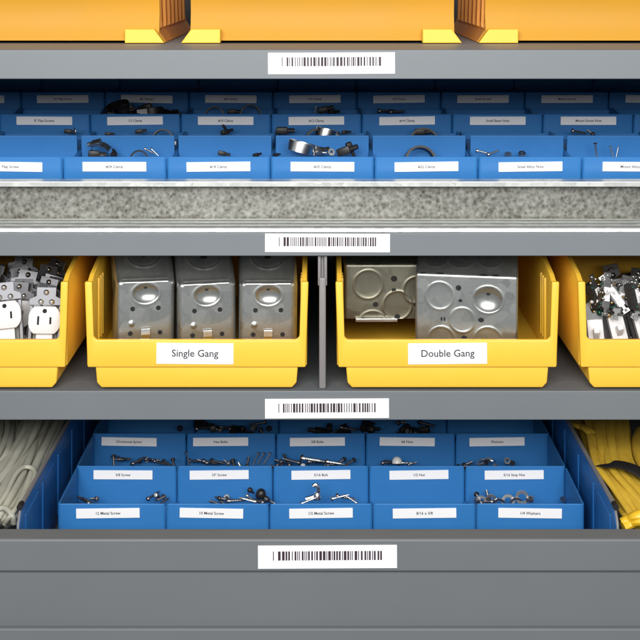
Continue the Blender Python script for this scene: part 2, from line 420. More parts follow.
# ------------------------------------------------------------------ stamped steel boxes
def gang_mesh(w, hf, dt, feats, holes, tabs, mat, r=6.0, side=34.0, bead=0.9, ang=90.0):
    """One pressed sheet: lower face (hf high) folding back into a top face (dt deep), sides wrapped round.
    u across, v up the face then along the top. Local frame: face bottom at z=0, y=0, facing -Y."""
    step = 0.9
    fold = r * R(ang)
    L = hf - r + fold + dt - r
    nv = int(L / step)
    us = []
    half = w / 2 - r
    arc = r * math.pi / 2
    tot = half + arc + side
    nu = int(2 * half / step)
    ul = [-tot, -half - arc] + [-half - arc * (1 - k / 6) for k in range(1, 6)] + [-half + 2 * half * k / nu for k in range(nu + 1)] + [half + arc * k / 6 for k in range(1, 6)] + [half + arc, tot]
    def across(u):
        a = abs(u); s = 1 if u >= 0 else -1
        if a <= half: return u, 0.0
        if a <= half + arc:
            t = (a - half) / r; return s * (half + r * math.sin(t)), -r * (1 - math.cos(t))
        return s * (half + r), -r - (a - half - arc)
    def along(v):
        v1 = hf - r
        if v <= v1: return Vector((0, 0, v)), Vector((0, -1, 0))
        if v <= v1 + fold:
            t = (v - v1) / r
            return Vector((0, r * (1 - math.cos(t)), v1 + r * math.sin(t))), Vector((0, -math.cos(t), math.sin(t)))
        e = v - v1 - fold
        A = R(ang)
        return Vector((0, r * (1 - math.cos(A)) + e * math.sin(A), v1 + r * math.sin(A) + e * math.cos(A))), Vector((0, -math.cos(A), math.sin(A)))
    def height(u, v):
        h = 0.0
        for f in feats:
            k = f[0]; d = math.hypot(u - f[1], (v - f[2]) * (f[5] if len(f) > 5 else 1.0)); rad = f[3]
            if k == 'dish' and d < rad: h -= f[4] * (1 - (d / rad) ** 2) ** 0.8
            elif k == 'dome' and d < rad: h += f[4] * (1 - (d / rad) ** 2)
            elif k == 'ring': h += f[4] * math.exp(-((d - rad) / 1.1) ** 2)
            elif k == 'bead':
                if abs(u) < half: h += f[4] * math.exp(-((v - f[2]) / f[3]) ** 2)
            elif k == 'slope': pass
        return h
    bm = bmesh.new(); grid = []
    for i in range(nv + 1):
        v = L * i / nv; p, n = along(v); row = []
        for u in ul:
            x, dn = across(u); h = height(u, v) if abs(u) <= half + 1 else 0
            row.append(bm.verts.new((x, p.y + n.y * (dn + h), p.z + n.z * (dn + h))))
        grid.append(row)
    for a, b in zip(grid, grid[1:]):
        for j in range(len(ul) - 1):
            f = bm.faces.new((a[j], a[j + 1], b[j + 1], b[j])); f.smooth = True
    for (u, v, rad, asp) in holes:
        p, n = along(v); h = height(u, v)
        tv = Vector((1, 0, 0)).cross(n).normalized() * -1
        c = p + n * (h + 0.3) + Vector((u, 0, 0))
        f = bm.faces.new([bm.verts.new(c + Vector((rad * math.cos(2 * math.pi * k / 14), 0, 0)) + tv * (rad * asp * math.sin(2 * math.pi * k / 14))) for k in range(14)])
        f.material_index = 1
    me = mesh_of(bm, 'box_shell', [mat, 'hole'], recalc=False)
    return me
def gang_tabs(tabs, parent, mat='chrome'):
    for (u, v, w_, h_) in tabs:
        bm = bmesh.new()
        prism(bm, [(-0.2, v), (-3.2, v + 0.6), (-3.8, v + h_ * 0.5), (-3.2, v + h_), (-2.4, v + h_), (-2.6, v + h_ * 0.5), (0.2, v + 1.8)], 'x', u - w_ / 2, u + w_ / 2, 0.2)
        obj('clamp_tab', bm, mat, parent)

feats1 = [('dish', 0, 59, 13, 4.2, 1.35), ('ring', 0, 59, 14.5, 0.35, 1.3), ('bead', 0, 71.0, 1.3, 0.8), ('bead', 0, 75.5, 1.1, 0.5),
          ('ring', 0, 108, 18, 0.8), ('dish', 0, 108, 13, 1.6), ('dome', -14, 29, 3.2, 1.2)]
holes1 = [(0, 65, 2.0, 0.8), (-13, 44, 2.4, 1), (13, 44, 2.4, 1), (-15, 19, 2.4, 1), (15, 19, 2.4, 1), (0, 109, 3.8, 1)]
sg = gang_mesh(60, 74, 86, feats1, holes1, None, 'zinc', ang=54)
first = None
for px, py, yaw, roll, yy, lab in ((146, 279, 13, 0.8, 22, 'galvanised single gang box nearest the left wall of its yellow bin'),
                         (207, 281, 11, -0.5, 26, 'galvanised single gang box between the two others in the yellow bin'),
                         (268.5, 281, 4, 0.6, 30, 'galvanised single gang box nearest the right wall of its yellow bin')):
    pitch = R(1)
    if first is None:
        o = thing('gang_box', lab, 'electrical box', group='single gang metal boxes in the yellow bin')
        link('box_shell', sg, o); gang_tabs([(0, 12, 9, 12)], o); first = o
    else:
        o = copy_tree(first); o['label'] = lab
    # fold edge of the box sits at (px, py)
    top = Vector((0, 0, 74)); rot = Euler((pitch, R(roll), R(yaw)))
    off = rot.to_matrix() @ top
    o.location = W(PX(px, yy) - off.x, yy - off.y, PZ(py, yy) - off.z)
    o.rotation_euler = rot

ringset = []
for (u, v, rad) in ((-27, 55, 14), (-4, 31, 12.5), (-25, 10, 13.5), (22, 11, 14), (-33, 102, 12.5), (-6, 102, 13), (24, 103, 12)):
    ringset.append(('ring', u, v, rad, 0.55)); ringset.append(('dish', u, v, rad - 2, 0.35))
feats2 = ringset + [('dish', 22, 53, 14, 5.0, 1.1), ('ring', 22, 53, 15.2, 0.5, 1.1)]
holes2 = [(-8, 64, 2.8, 1), (-6, 51, 2.0, 0.8), (22, 58, 2.2, 0.8), (15, 32, 3.0, 0.8), (-2, 13, 2.8, 0.8), (-22, 31.5, 0.9, 2.4), (-25, 31.5, 0.9, 2.4),
          (-27, 78.3, 4.2, 0.35), (-44, 78.3, 3, 0.4), (17, 78.3, 4.6, 0.35), (29, 78.3, 4, 0.4), (-22, 116, 3, 1), (10, 116, 3, 1)]
dg_me = gang_mesh(104, 78, 100, feats2, holes2, None, 'zinc', r=3.0, ang=68)
o = thing('gang_box', 'bright square double gang box with round knockouts, the front one', 'electrical box', group='double gang metal boxes in the yellow bin')
link('box_shell', dg_me, o)
rot = Euler((R(2), R(0.4), R(-8))); yy = 20; off = rot.to_matrix() @ Vector((0, 0, 78))
o.location = W(PX(466.5, yy) - off.x, yy - off.y, PZ(274.5, yy) - off.z); o.rotation_euler = rot
feats3 = []
for (u, v, rad) in ((-21, 36, 15), (10, 14, 15), (-16, -7, 15), (30, 30, 14), (6, 84, 14), (-30, 86, 14)):
    feats3.append(('ring', u, v, rad, 0.55)); feats3.append(('dish', u, v, rad - 2, 0.35))
holes3 = [(6, 42, 3.4, 0.9), (6, 30, 2.4, 0.9), (-13, 15, 3.0, 0.9), (30, 15, 3.2, 0.9), (10, -2 + 4, 3.0, 0.9), (-30, 58, 5, 0.35), (-12, 58, 5, 0.35), (31, 58, 4, 0.4)]
o = thing('gang_box', 'dull square double gang box set further back, behind the bright one', 'electrical box', group='double gang metal boxes in the yellow bin')
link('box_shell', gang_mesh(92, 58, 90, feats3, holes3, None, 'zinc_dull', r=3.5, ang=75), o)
bm = bmesh.new(); box(bm, -34, 10, -4.5, -0.6, -2.4, 1.2, 0.6); obj('edge_flange', bm, 'steel', o)
rot = Euler((R(2), R(0.6), R(3))); yy = 58; off = rot.to_matrix() @ Vector((0, 0, 58))
o.location = W(PX(388.5, yy) - off.x, yy - off.y, PZ(263.5, yy) - off.z); o.rotation_euler = rot

# ------------------------------------------------------------------ outlets and switches
def build_outlet():
    o = thing('duplex_outlet', 'x', 'outlet', group='duplex outlets in the left yellow bin')
    def lobe(zc, flip):
        pts = []
        for k in range(28):
            a = 2 * math.pi * k / 28
            x = 17.2 * math.cos(a); z = 17.2 * math.sin(a)
            x = max(-16.2, min(16.2, x)); z = max(-13.6, min(13.6, z * 1.02))
            pts.append((x, zc + z))
        return pts
    bm = bmesh.new()
    box(bm, -8.5, 8.5, -3, 3, -32, 32, 1.0)
    for zc in (19.5, -19.5):
        prism(bm, lobe(zc, 1), 'y', -8, -1, 0.9, seg=2)
    obj('face', bm, 'white', o, smooth=True, angle=40)
    bm = bmesh.new()
    for zc in (19.5, -19.5):
        box(bm, -7.2, -5.2, -8.4, -7, zc - 4.6, zc + 4.0); box(bm, 5.2, 7.2, -8.4, -7, zc - 3.8, zc + 3.2)
        prism(bm, [(2.3 * math.cos(a), zc + 9.2 + 2.3 * math.sin(a)) for a in [2 * math.pi * k / 12 for k in range(12)]], 'y', -8.4, -7)
    obj('slot', bm, 'hole', o)
    bm = bmesh.new(); 
    prism(bm, [(-10, -52), (10, -52), (10, -41), (16, -39), (16, -36), (-16, -36), (-16, -39), (-10, -41)], 'y', -2.5, -1, 0.3)
    prism(bm, [(-10, 52), (10, 52), (10, 43), (17, 40), (17, 34), (-17, 34), (-17, 40), (-10, 43)], 'y', -2.5, -1, 0.3)
    box(bm, -16.5, -13.2, -1, 6, -33, 33, 0.3); box(bm, 13.2, 16.5, -1, 6, -33, 33, 0.3)
    obj('strap', bm, 'darksteel', o)
    for x, z in ((0, 47), (0, -47), (-5, 37.5), (6, 37.5)):
        bm = bmesh.new(); lathe(bm, [(0.01, 2.6), (1.8, 2.2), (3, 0.6), (3, 0)], 12, mat=Matrix.Translation((x, -2.5, z)) @ Matrix.Rotation(R(90), 4, 'X'))
        obj('screw', bm, 'chrome', o)
    bm = bmesh.new(); box(bm, -13.1, 13.1, 3.2, 20, -31, 31, 1.5); box(bm, -10, 10, 20.2, 27, -28, -3, 1.5); box(bm, -10, 10, 20.2, 27, 3, 28, 1.5); obj('back_body', bm, 'device_back', o)
    return o
def build_switch():
    o = thing('toggle_switch', 'x', 'switch', group='switches in the right yellow bin')
    bm = bmesh.new(); box(bm, -13, 13, 0.5, 24, -31, 31, 1.5); box(bm, -15, 15, 3, 16, -16, -6, 1); box(bm, -15, 15, 3, 16, 6, 16, 1); box(bm, -6, 6, 24, 28, -22, 22, 1); obj('body', bm, 'bakelite', o)
    bm = bmesh.new()
    prism(bm, [(-9, -52), (9, -52), (9, -44), (4, -42), (4, -34), (9, -32), (9, 32), (4, 34), (4, 42), (9, 44), (9, 52), (-9, 52), (-9, 44), (-4, 42), (-4, 34), (-9, 32), (-9, -32), (-4, -34), (-4, -42), (-9, -44)], 'y', -1.2, 0.3, 0.3)
    obj('strap', bm, 'gunmetal', o)
    bm = bmesh.new(); box(bm, -8, 8, -4.5, -1.3, -17, 17, 1.0); prism(bm, [(-4.5, -3), (-16, 5), (-15, 10), (-4.5, 7)], 'x', -3, 3, 0.8); obj('toggle', bm, 'white', o, smooth=True)
    for x, z, mt in ((0, 46, 'steel'), (0, -46, 'steel'), (15, 20, 'brass'), (15, -18, 'brass'), (-14, -24, 'green'), (-14, 24, 'green'), (-12, 36, 'steel'), (11, 36, 'steel')):
        bm = bmesh.new(); lathe(bm, [(0.01, 2.6), (2.0, 2.2), (3.3, 0.6), (3.3, -2)], 12, mat=Matrix.Translation((x, -1.2, z)) @ Matrix.Rotation(R(90), 4, 'X'))
        obj('screw', bm, mt, o)
    return o
def put(o, px, py, y, rx, ry, rz, up=0):
    """(px,py) pins the point `up` mm above the object's middle"""
    rot = Euler((R(rx), R(ry), R(rz))); off = rot.to_matrix() @ Vector((0, 0, up))
    o.location = W(PX(px, y) - off.x, y - off.y, PZ(py, y) - off.z); o.rotation_euler = rot
proto = build_outlet()
for i, (px, py, y, rx, ry, rz, lab) in enumerate((
    (46, 306, 40, -9, 2, 4, 'white duplex outlet facing out beside the right wall of the bin'),
    (5, 301, 42, -9, -4, 8, 'white duplex outlet cut by the left edge of the photo'),
    (-42, 303, 42, -9, 5, -5, 'white duplex outlet furthest left in the bin'))):
    o = proto if i == 0 else copy_tree(proto)
    put(o, px, py, y, rx, ry, rz, 33); o['label'] = lab
rng = random.Random(4)
for i in range(34):
    y = 84 + (i // 5) * 26 + rng.uniform(-8, 8)
    px = -70 + (i % 5) * 31 + rng.uniform(-6, 6)
    px = min(px, 55 + (y - 60) * 0.05)
    o = copy_tree(proto)
    py = 285 - (y - 84) * 0.16 + rng.uniform(-4, 6)
    put(o, px, py, y, rng.uniform(-24, 4), rng.uniform(4, 16) if px > 36 else rng.uniform(-16, 16), rng.uniform(-22, 22), 50)
    o['label'] = 'duplex outlet in the crowded rows of metal brackets behind the front ones'
proto = build_switch()
for i, (px, py, y, rx, ry, rz, lab) in enumerate((
    (614, 316, 40, -8, -12, 6, 'upright switch with a white toggle between two others behind the lip'),
    (594, 319, 40, -8, -5, -4, 'upright switch with a white toggle beside the left wall of the bin'),
    (638, 311, 40, -8, -14, 8, 'upright switch with a white toggle at the right edge of the photo'))):
    o = proto if i == 0 else copy_tree(proto)
    put(o, px, py, y, rx, ry, rz, 17); o['label'] = lab
rng = random.Random(9)
for i in range(42):
    y = 84 + (i // 6) * 26 + rng.uniform(-9, 9)
    px = 612 + (i % 6) * 22 + rng.uniform(-6, 6)
    px = max(px, 600)
    o = copy_tree(proto)
    py = 294 - (y - 84) * 0.17 + rng.uniform(-5, 6)
    put(o, px, py, y, rng.uniform(-26, 6), rng.uniform(-18, -6) if px < 622 else rng.uniform(-20, 20), rng.uniform(-26, 26), 50)
    o['label'] = 'dark switch in the crowded jumble behind the front white toggles'

for i in range(9):
    o = copy_tree(proto)
    put(o, 592 + i * 7.5 + rng.uniform(-3, 3), rng.uniform(292, 303), rng.uniform(26, 36), rng.uniform(-40, 10), rng.uniform(-50, 50), rng.uniform(-70, 70), 0)
    o.scale = (0.42,) * 3
    o['label'] = 'dark switch in the crowded jumble behind the front white toggles'

# ------------------------------------------------------------------ blue bins
_tubs = {}
def tub_mesh(w, l, h, sl, sr):
    k = (round(w, 1), round(l, 1), round(h, 1), sl, sr)
    if k not in _tubs:
        bm = bmesh.new(); tub(bm, w, l, h, sl=sl, sr=sr); _tubs[k] = mesh_of(bm, 'shell', 'blue', smooth=True, angle=30)
    return _tubs[k]
TILT = math.atan(0.114)
class Bin: pass
def blue_bin(cx, y, zlip, w, l, h, tilt, text, label, group, lw, lh, ltop, divider=None, tsize=3.9, jit=0.0, sl=0.0, sr=0.0):
    b = Bin(); b.h = h; b.y = y; b.tilt = tilt; b.text = text
    ct, st = math.cos(tilt), math.sin(tilt)
    org = Vector((cx, y, zlip)) - Vector((0, -st, ct)) * h
    b.org = org
    t = thing('parts_bin', label, 'parts bin', W(*org), (tilt, 0, R(random.uniform(-0.45, 0.45))), group)
    link('shell', tub_mesh(w, l, h, sl, sr), t)
    if text:
        sticker(t, 'label', jit, -0.45, h - ltop - lh / 2, lw, lh, text, tsize, 0.07, R(random.uniform(-1.0, 1.0)))
    if divider:
        bm = bmesh.new(); box(bm, -w / 2 + 2.2, w / 2 - 2.2, divider, divider + 2.4, 2, h - 0.4, 0.5); obj('divider', bm, 'blue', t)
    b.ob = t; return b
def in_bin(b, px, dy, lift):
    """world point above the bin floor at depth dy"""
    ct, st = math.cos(b.tilt), math.sin(b.tilt)
    p = b.org + Vector((0, ct, st)) * dy + Vector((0, -st, ct)) * (2.4 + lift + (9 if b.h > 40 else 0))
    return W(PX(px, p.y), p.y, p.z)

TB = {}
ordn = ['first', 'second', 'third', 'fourth', 'fifth', 'sixth', 'seventh', 'eighth', 'ninth']
rows = [  # y, lip z, first centre px, pitch px, n, length, texts
    (73.0, 10.3 - 104.05, 104.05, 9, 199, 98, ['', 'Flap Screw', '#24 Clamp', '#18 Clamp', '#20 Clamp', '#22 Clamp', 'Small Alloy Nuts', 'Mount Alloy Nuts', '']),
    (279.4, 44.3 - 90.7, 90.7, 9, 125, None, ['', '8\" Flap Screws', '1/2 Clamp', '#10 Clamp', '#12 Clamp', '#14 Clamp', 'Small Beam Nuts', 'Mount Screw Nuts', '']),
    (410.0, 62.6 - 84.1, 84.1, 9, 120, None, ['Flap Nuts', '10\" Flap Screw', '#6 Clamps', '#8 Clamps', '3/4 Clamp', '5/8 Clamp', 'Small Screws', 'Mount Screws', 'Mounts']),
    (535.0, 80 - 79, 79.0, 9, 95, None, [''] * 9)]
rn = ['front row', 'second row', 'third row', 'back row']
for r_, (y, c0, pitch, n, l, dv, tx) in enumerate(rows):
    s = S(y); zl = -192 + 0.114 * (y - 73)
    for k in range(n):
        c = c0 + pitch * k
        lab = 'blue bin in the %s above the galvanised channel, ' % rn[r_]
        lab += ('lettered %s' % tx[k].replace('"', ' inch')) if tx[k] else '%s from left' % ordn[k]
        TB[(r_, k)] = blue_bin(PX(c, y), y, zl, pitch * s - 0.3, l, 30, TILT, tx[k], lab, 'blue bins above the galvanised channel',
                               63.8 * 1.055, 10.2, (5.2, 2.8, 3.6, 4)[r_], dv, 4.1, 0.0, 18.0, 18.0)
BB = {}
brow = [(0.0, ['12 Metal Screw', '10 Metal Screw', '1/2 Metal Screw', '8/16 x 3/8', '1/4 Washers']),
        (102.0, ['3/8 Screw', '10\" Screw', '5/16 Bolt', '1/2 Nut', '5/16 Stop Nut']),
        (203.5, ['Directional Spring', 'Hex Bolts', '3/8 Bolts', '#6 Nuts', 'Washers']),
        (306.0, [''] * 5)]
jits = [(-6, -6, 0, 0, 2), (-6, -6, 0, 2, 1), (-14, -12, -4, -4, -4), (0,) * 5]
for r_, (y, tx) in enumerate(brow):
    for k in range(5):
        lab = 'blue bin in the %s of the open drawer, ' % rn[r_]
        lab += ('lettered %s' % tx[k].replace('"', ' inch')) if tx[k] else '%s from left' % ordn[k]
        ex = 5.0 if k in (0, 4) else 0.0                       # the end bins are a little wider
        BB[(r_, k)] = blue_bin((k - 2) * 103.5 + 1 + (ex / 2 if k == 4 else -ex / 2), y, -529, 103.2 + ex, 101.2, 52, 0.0, tx[k], lab, 'blue bins in the open drawer', 63.5, 9.6, 4.2, None, 4.0, jits[r_][k] + (ex / 2 if k == 0 else -ex / 2), 0.0 if k == 0 else 36.0, 0.0 if k == 4 else 36.0)

# ------------------------------------------------------------------ small hardware in the bins
HW = {}
def hw(name, fn):
    o = thing(name, 'x', 'x'); fn(o); HW[name] = o; o['used'] = 0; return o
def f_clamp(o):
    bm = bmesh.new(); lathe(bm, [(16, -6), (16.6, -6), (16.6, 6), (16, 6)], 40, closed=True); obj('band', bm, 'chrome', o, smooth=True)
    bm = bmesh.new(); box(bm, -8, 8, 15, 22, -6.5, 6.5, 1.2); obj('screw_housing', bm, 'steel', o)
    bm = bmesh.new(); lathe(bm, [(0.01, 0), (3.4, 0), (3.4, 6), (0.01, 6)], 6, mat=Matrix.Translation((8, 19, 0)) @ Matrix.Rotation(R(90), 4, 'Y'), smooth=False); obj('screw_head', bm, 'steel', o)
def f_pclip(o):
    bm = bmesh.new()
    lathe(bm, [(14.6, -5.5), (17, -5.5), (17.4, 0), (17, 5.5), (14.6, 5.5)], 22, closed=True, a0=R(-20), a1=R(200)); obj('cushion', bm, 'black', o, smooth=True)
    bm = bmesh.new(); prism(bm, [(12, -18), (22, -18), (22, -2), (15, -2), (14.5, -4), (13, -6)], 'z', -5, 5, 0.6); obj('tab', bm, 'darksteel', o)
def f_screw(o):
    bm = bmesh.new()
    tube(bm, [(-11 + 2 * k, 0, 0) for k in range(12)], 1.5, 1.5, 8, taper=lambda t: 1.0 - 0.75 * max(0, t - 0.75) / 0.25)
    for k in range(9):
        lathe(bm, [(1.5, -0.5), (2.0, 0), (1.5, 0.5)], 8, mat=Matrix.Translation((-8 + 2 * k, 0, 0)) @ Matrix.Rotation(R(80), 4, 'Y'))
    lathe(bm, [(0.01, -3), (2.4, -2.6), (3.6, -0.8), (3.6, 0), (0.01, 0)], 12, mat=Matrix.Translation((-11, 0, 0)) @ Matrix.Rotation(R(90), 4, 'Y'))
    link('shank', mesh_of(bm, 'shank', 'steel', True), o)
def f_dscrew(o):
    f_screw(o)
    me = o.children[0].data; me.materials[0] = M['darksteel']
def f_nut(o):
    bm = bmesh.new(); lathe(bm, [(2.6, -2.4), (5.4, -2.4), (5.4, 2.4), (2.6, 2.4)], 6, closed=True, smooth=False); obj('body', bm, 'steel', o)
def f_washer(o):
    bm = bmesh.new(); lathe(bm, [(5, -0.8), (8.4, -0.8), (8.4, 0.8), (5, 0.8)], 24, closed=True); obj('body', bm, 'steel', o, smooth=True)
def f_stub(o):
    bm = bmesh.new(); box(bm, -7, 7, -4, 4, -4, 4, 1.4); lathe(bm, [(0.01, 0), (2.6, 0), (2.6, 8), (0.01, 8)], 10, mat=Matrix.Translation((7, 0, 0)) @ Matrix.Rotation(R(90), 4, 'Y')); obj('body', bm, 'black', o, smooth=True)
def f_cap(o):
    bm = bmesh.new(); lathe(bm, [(0.01, 5), (3, 4.4), (5, 2.6), (6, 0), (6, -3), (0.01, -3)], 18); obj('body', bm, 'white', o, smooth=True)
def f_knob(o):
    bm = bmesh.new(); lathe(bm, [(0.01, 6), (3, 5.2), (5.2, 3), (6, 0), (5.2, -3), (3, -5.2), (0.01, -6)], 18); lathe(bm, [(2, -5), (2, -14), (0.01, -14)], 10); obj('body', bm, 'black', o, smooth=True)
def f_hook(o):
    bm = bmesh.new(); tube(bm, smooth_path([(-9, 0, -5), (-2, 0, -3), (3, 0, 0), (5, 0, 6), (2, 0, 11), (-1, 0, 9)], 5), 2.2, 2.2, 8); lathe(bm, [(0.01, 4), (3, 3), (4.4, 0), (4.4, -4), (0.01, -4)], 12, mat=Matrix.Translation((3.5, 0, -1))); obj('body', bm, 'chrome', o, smooth=True)
def f_pin(o):
    bm = bmesh.new(); tube(bm, [(0, 0, -11), (0, 0, 0), (0, 0, 11)], 1.3, 1.3, 8); lathe(bm, [(0.01, 1.4), (3, 1), (3, 0), (0.01, 0)], 12, mat=Matrix.Translation((0, 0, 11))); obj('body', bm, 'steel', o, smooth=True)
for nm, fn in (('hose_clamp', f_clamp), ('cushioned_clip', f_pclip), ('screw', f_screw), ('dark_screw', f_dscrew), ('hex_nut', f_nut), ('washer', f_washer),
               ('rubber_stub', f_stub), ('wire_connector', f_cap), ('thumb_knob', f_knob), ('wire_hook', f_hook), ('steel_pin', f_pin)):
    hw(nm, fn)
CAT = {'hose_clamp': 'clamp', 'cushioned_clip': 'clip', 'screw': 'screw', 'dark_screw': 'screw', 'hex_nut': 'nut', 'washer': 'washer',
       'rubber_stub': 'rubber stub', 'wire_connector': 'connector', 'thumb_knob': 'knob', 'wire_hook': 'hook', 'steel_pin': 'pin'}
LOOK = {'hose_clamp': 'shiny steel hose clamp', 'cushioned_clip': 'black arched cushioned clip', 'screw': 'small bright steel screw', 'dark_screw': 'small dark screw',
        'hex_nut': 'small steel hex nut', 'washer': 'round steel washer', 'rubber_stub': 'small black rubber fitting', 'wire_connector': 'small white wire connector',
        'thumb_knob': 'black round knob', 'wire_hook': 'bright bent steel hook', 'steel_pin': 'thin upright steel pin'}
def item(name, b, px, dy, lift, rot, sc=1.0, where=None):
    p = HW[name]
    if p['used'] == 0: o = p; o['used'] = 1
    else: o = copy_tree(p)
    o.location = in_bin(b, px, dy, lift); o.rotation_euler = [R(a) for a in rot]; o.scale = (sc,) * 3
    wh = where or ('in the blue bin lettered %s' % b.text.replace('"', ' inch') if b.text else 'in the unlettered blue bin behind')
    o['label'] = '%s %s' % (LOOK[name], wh); o['category'] = CAT[name]; o['group'] = '%ss in the bins' % LOOK[name]
    return o
rng = random.Random(2)
def pile(b, px0, px1, n, names, dy=(55, 88), lift=(1, 14), sc=1.0, where=None):
    for i in range(n):
        nm = rng.choice(names)
        item(nm, b, px0 + (px1 - px0) * (i + rng.uniform(0.1, 0.9)) / n, rng.uniform(*dy), rng.uniform(*lift),
             (rng.uniform(-30, 30), rng.uniform(-25, 25), rng.uniform(0, 360)), sc * rng.uniform(0.9, 1.1), where)
fr = 'in the front compartment'; bk = 'in the rear compartment'
def wc(b, c): return 'in the %s compartment of the bin lettered %s' % (c, b.text.replace('"', ' inch') if b.text else 'nothing')
T = TB
# front compartment of the top bank, px positions as seen
b = T[(0, 2)]
item('hose_clamp', b, 101, 72, 14, (62, 14, 160), 0.72, wc(b, 'front')); item('rubber_stub', b, 94, 76, 12, (0, 5, 10), 0.9, wc(b, 'front')); item('rubber_stub', b, 113, 78, 12, (0, -25, 120), 0.8, wc(b, 'front'))
item('cushioned_clip', b, 139, 74, 6, (90, 0, 10), 0.6, wc(b, 'front')); item('screw', b, 150, 74, 15, (0, 30, 10), 0.55, wc(b, 'front')); item('screw', b, 155, 74, 14, (0, 40, -20), 0.5, wc(b, 'front'))
b = T[(0, 3)]
item('rubber_stub', b, 222, 78, 12, (0, 12, 10), 0.62, wc(b, 'front')); item('rubber_stub', b, 256, 78, 10, (0, -8, 40), 0.5, wc(b, 'front')); item('rubber_stub', b, 276, 78, 10.5, (0, 0, 40), 0.4, wc(T[(0, 4)], 'front'))
b = T[(0, 4)]
item('hose_clamp', b, 301, 70, 21, (-16, 5, -58), 0.92, wc(b, 'front')); item('screw', b, 325, 72, 14, (0, 6, 6), 0.8, wc(b, 'front')); item('hex_nut', b, 331, 70, 15, (70, 0, 20), 0.8, wc(b, 'front'))
item('rubber_stub', b, 319, 74, 16, (0, -10, 20), 0.8, wc(b, 'front')); item('rubber_stub', b, 344, 72, 16, (0, -20, -15), 1.1, wc(b, 'front')); item('rubber_stub', b, 350, 74, 20, (0, 65, 20), 0.8, wc(b, 'front'))
b = T[(0, 5)]; item('cushioned_clip', b, 420, 74, 3, (72, 6, 5), 1.05, wc(b, 'front'))
b = T[(0, 6)]
item('screw', b, 484, 78, 13, (0, 14, 0), 0.7, wc(b, 'front')); item('screw', b, 494, 78, 13, (0, -14, 30), 0.7, wc(b, 'front')); item('hex_nut', b, 508, 80, 10, (20, 0, 20), 0.8, wc(b, 'front')); item('hex_nut', b, 522, 80, 10.5, (30, 0, 0), 0.8, wc(b, 'front'))
b = T[(0, 7)]
item('steel_pin', b, 596, 74, 16, (10, -8, 0), 0.72, wc(b, 'front')); item('steel_pin', b, 612, 74, 14, (0, -16, 0), 0.62, wc(b, 'front')); item('steel_pin', b, 617, 76, 12, (0, 12, 0), 0.6, wc(b, 'front'))
# rear compartments
b = T[(0, 1)]; item('rubber_stub', b, 68, 176, 14, (0, 4, 0), 0.62, wc(T[(0, 2)], 'rear')); item('washer', b, 75, 176, 14, (0, 80, 20), 0.55, wc(T[(0, 2)], 'rear'))
b = T[(0, 2)]; item('rubber_stub', b, 108, 178, 10.5, (0, 0, 0), 0.5, wc(b, 'rear')); item('rubber_stub', b, 139, 176, 14, (0, -8, 0), 0.62, wc(b, 'rear')); item('cushioned_clip', b, 163, 174, 4, (78, 0, 0), 0.75, wc(b, 'rear'))
b = T[(0, 3)]; item('rubber_stub', b, 225, 176, 13, (0, -12, 30), 0.7, wc(b, 'rear')); item('rubber_stub', b, 224, 178, 19, (0, 50, 30), 0.4, wc(b, 'rear'))
b = T[(0, 4)]; item('rubber_stub', b, 282, 176, 15, (0, 0, 0), 1.0, wc(b, 'rear')); item('hose_clamp', b, 326, 174, 13, (-14, 6, -50), 0.75, wc(b, 'rear')); item('cushioned_clip', b, 317, 170, 2, (80, 0, 10), 0.95, wc(b, 'rear')); item('rubber_stub', b, 345, 176, 13, (0, 0, 20), 0.5, wc(b, 'rear'))
b = T[(0, 5)]; item('cushioned_clip', b, 424, 174, 0, (74, 4, -4), 1.05, wc(b, 'rear')); item('rubber_stub', b, 420, 178, 13, (0, 0, 0), 0.9, wc(b, 'rear'))
b = T[(0, 7)]; item('dark_screw', b, 580, 176, 13, (0, 10, 10), 0.8, wc(b, 'rear')); item('dark_screw', b, 590, 176, 13, (0, -10, 100), 0.8, wc(b, 'rear'))
# second row
pile(T[(1, 2)], 104, 178, 15, ['rubber_stub', 'rubber_stub', 'cushioned_clip'], (55, 100), (8, 19), 0.85)
b = T[(1, 3)]; item('cushioned_clip', b, 215, 90, 5, (80, 0, 0), 0.75); item('cushioned_clip', b, 250, 92, 6, (80, 0, 8), 0.8); item('rubber_stub', b, 232, 95, 10, (0, 0, 0), 0.8)
b = T[(1, 4)]; item('rubber_stub', b, 323, 92, 13, (0, -15, 0), 0.95); item('rubber_stub', b, 332, 92, 10, (0, 0, 30), 0.7); item('steel_pin', b, 315, 92, 9, (0, 10, 0), 0.7)
b = T[(1, 5)]; item('dark_screw', b, 388, 95, 11, (0, 0, 10), 1.0); item('dark_screw', b, 398, 95, 10, (0, 0, 30), 1.0)
# open drawer, front row
B = BB
pile(B[(0, 0)], 76, 96, 4, ['dark_screw'], (76, 92), (8, 14), 0.8); pile(B[(0, 0)], 152, 166, 4, ['dark_screw'], (76, 92), (9, 16), 0.8)
b = B[(0, 1)]
pile(b, 214, 234, 5, ['dark_screw'], (70, 88), (10, 16), 0.8); item('screw', b, 247, 66, 19, (0, -10, 170), 0.8); item('screw', b, 252, 72, 17, (0, 40, 20), 0.6); item('dark_screw', b, 238, 74, 15, (0, 0, 10), 0.9)
item('thumb_knob', b, 261, 74, 22, (40, 20, 0), 0.9); item('thumb_knob', b, 250, 84, 22, (30, -40, 0), 0.5); pile(b, 252, 270, 4, ['dark_screw'], (66, 84), (12, 19), 0.9)
b = B[(0, 2)]
item('wire_hook', b, 314, 72, 22, (0, 0, 0), 0.95); item('screw', b, 309, 66, 18, (0, -22, 0), 0.7); item('screw', b, 341, 74, 19, (0, -14, 0), 0.8); item('dark_screw', b, 347, 76, 17, (0, 10, 0), 0.9); item('screw', b, 351, 72, 17, (0, -30, 170), 0.6)
b = B[(0, 4)]
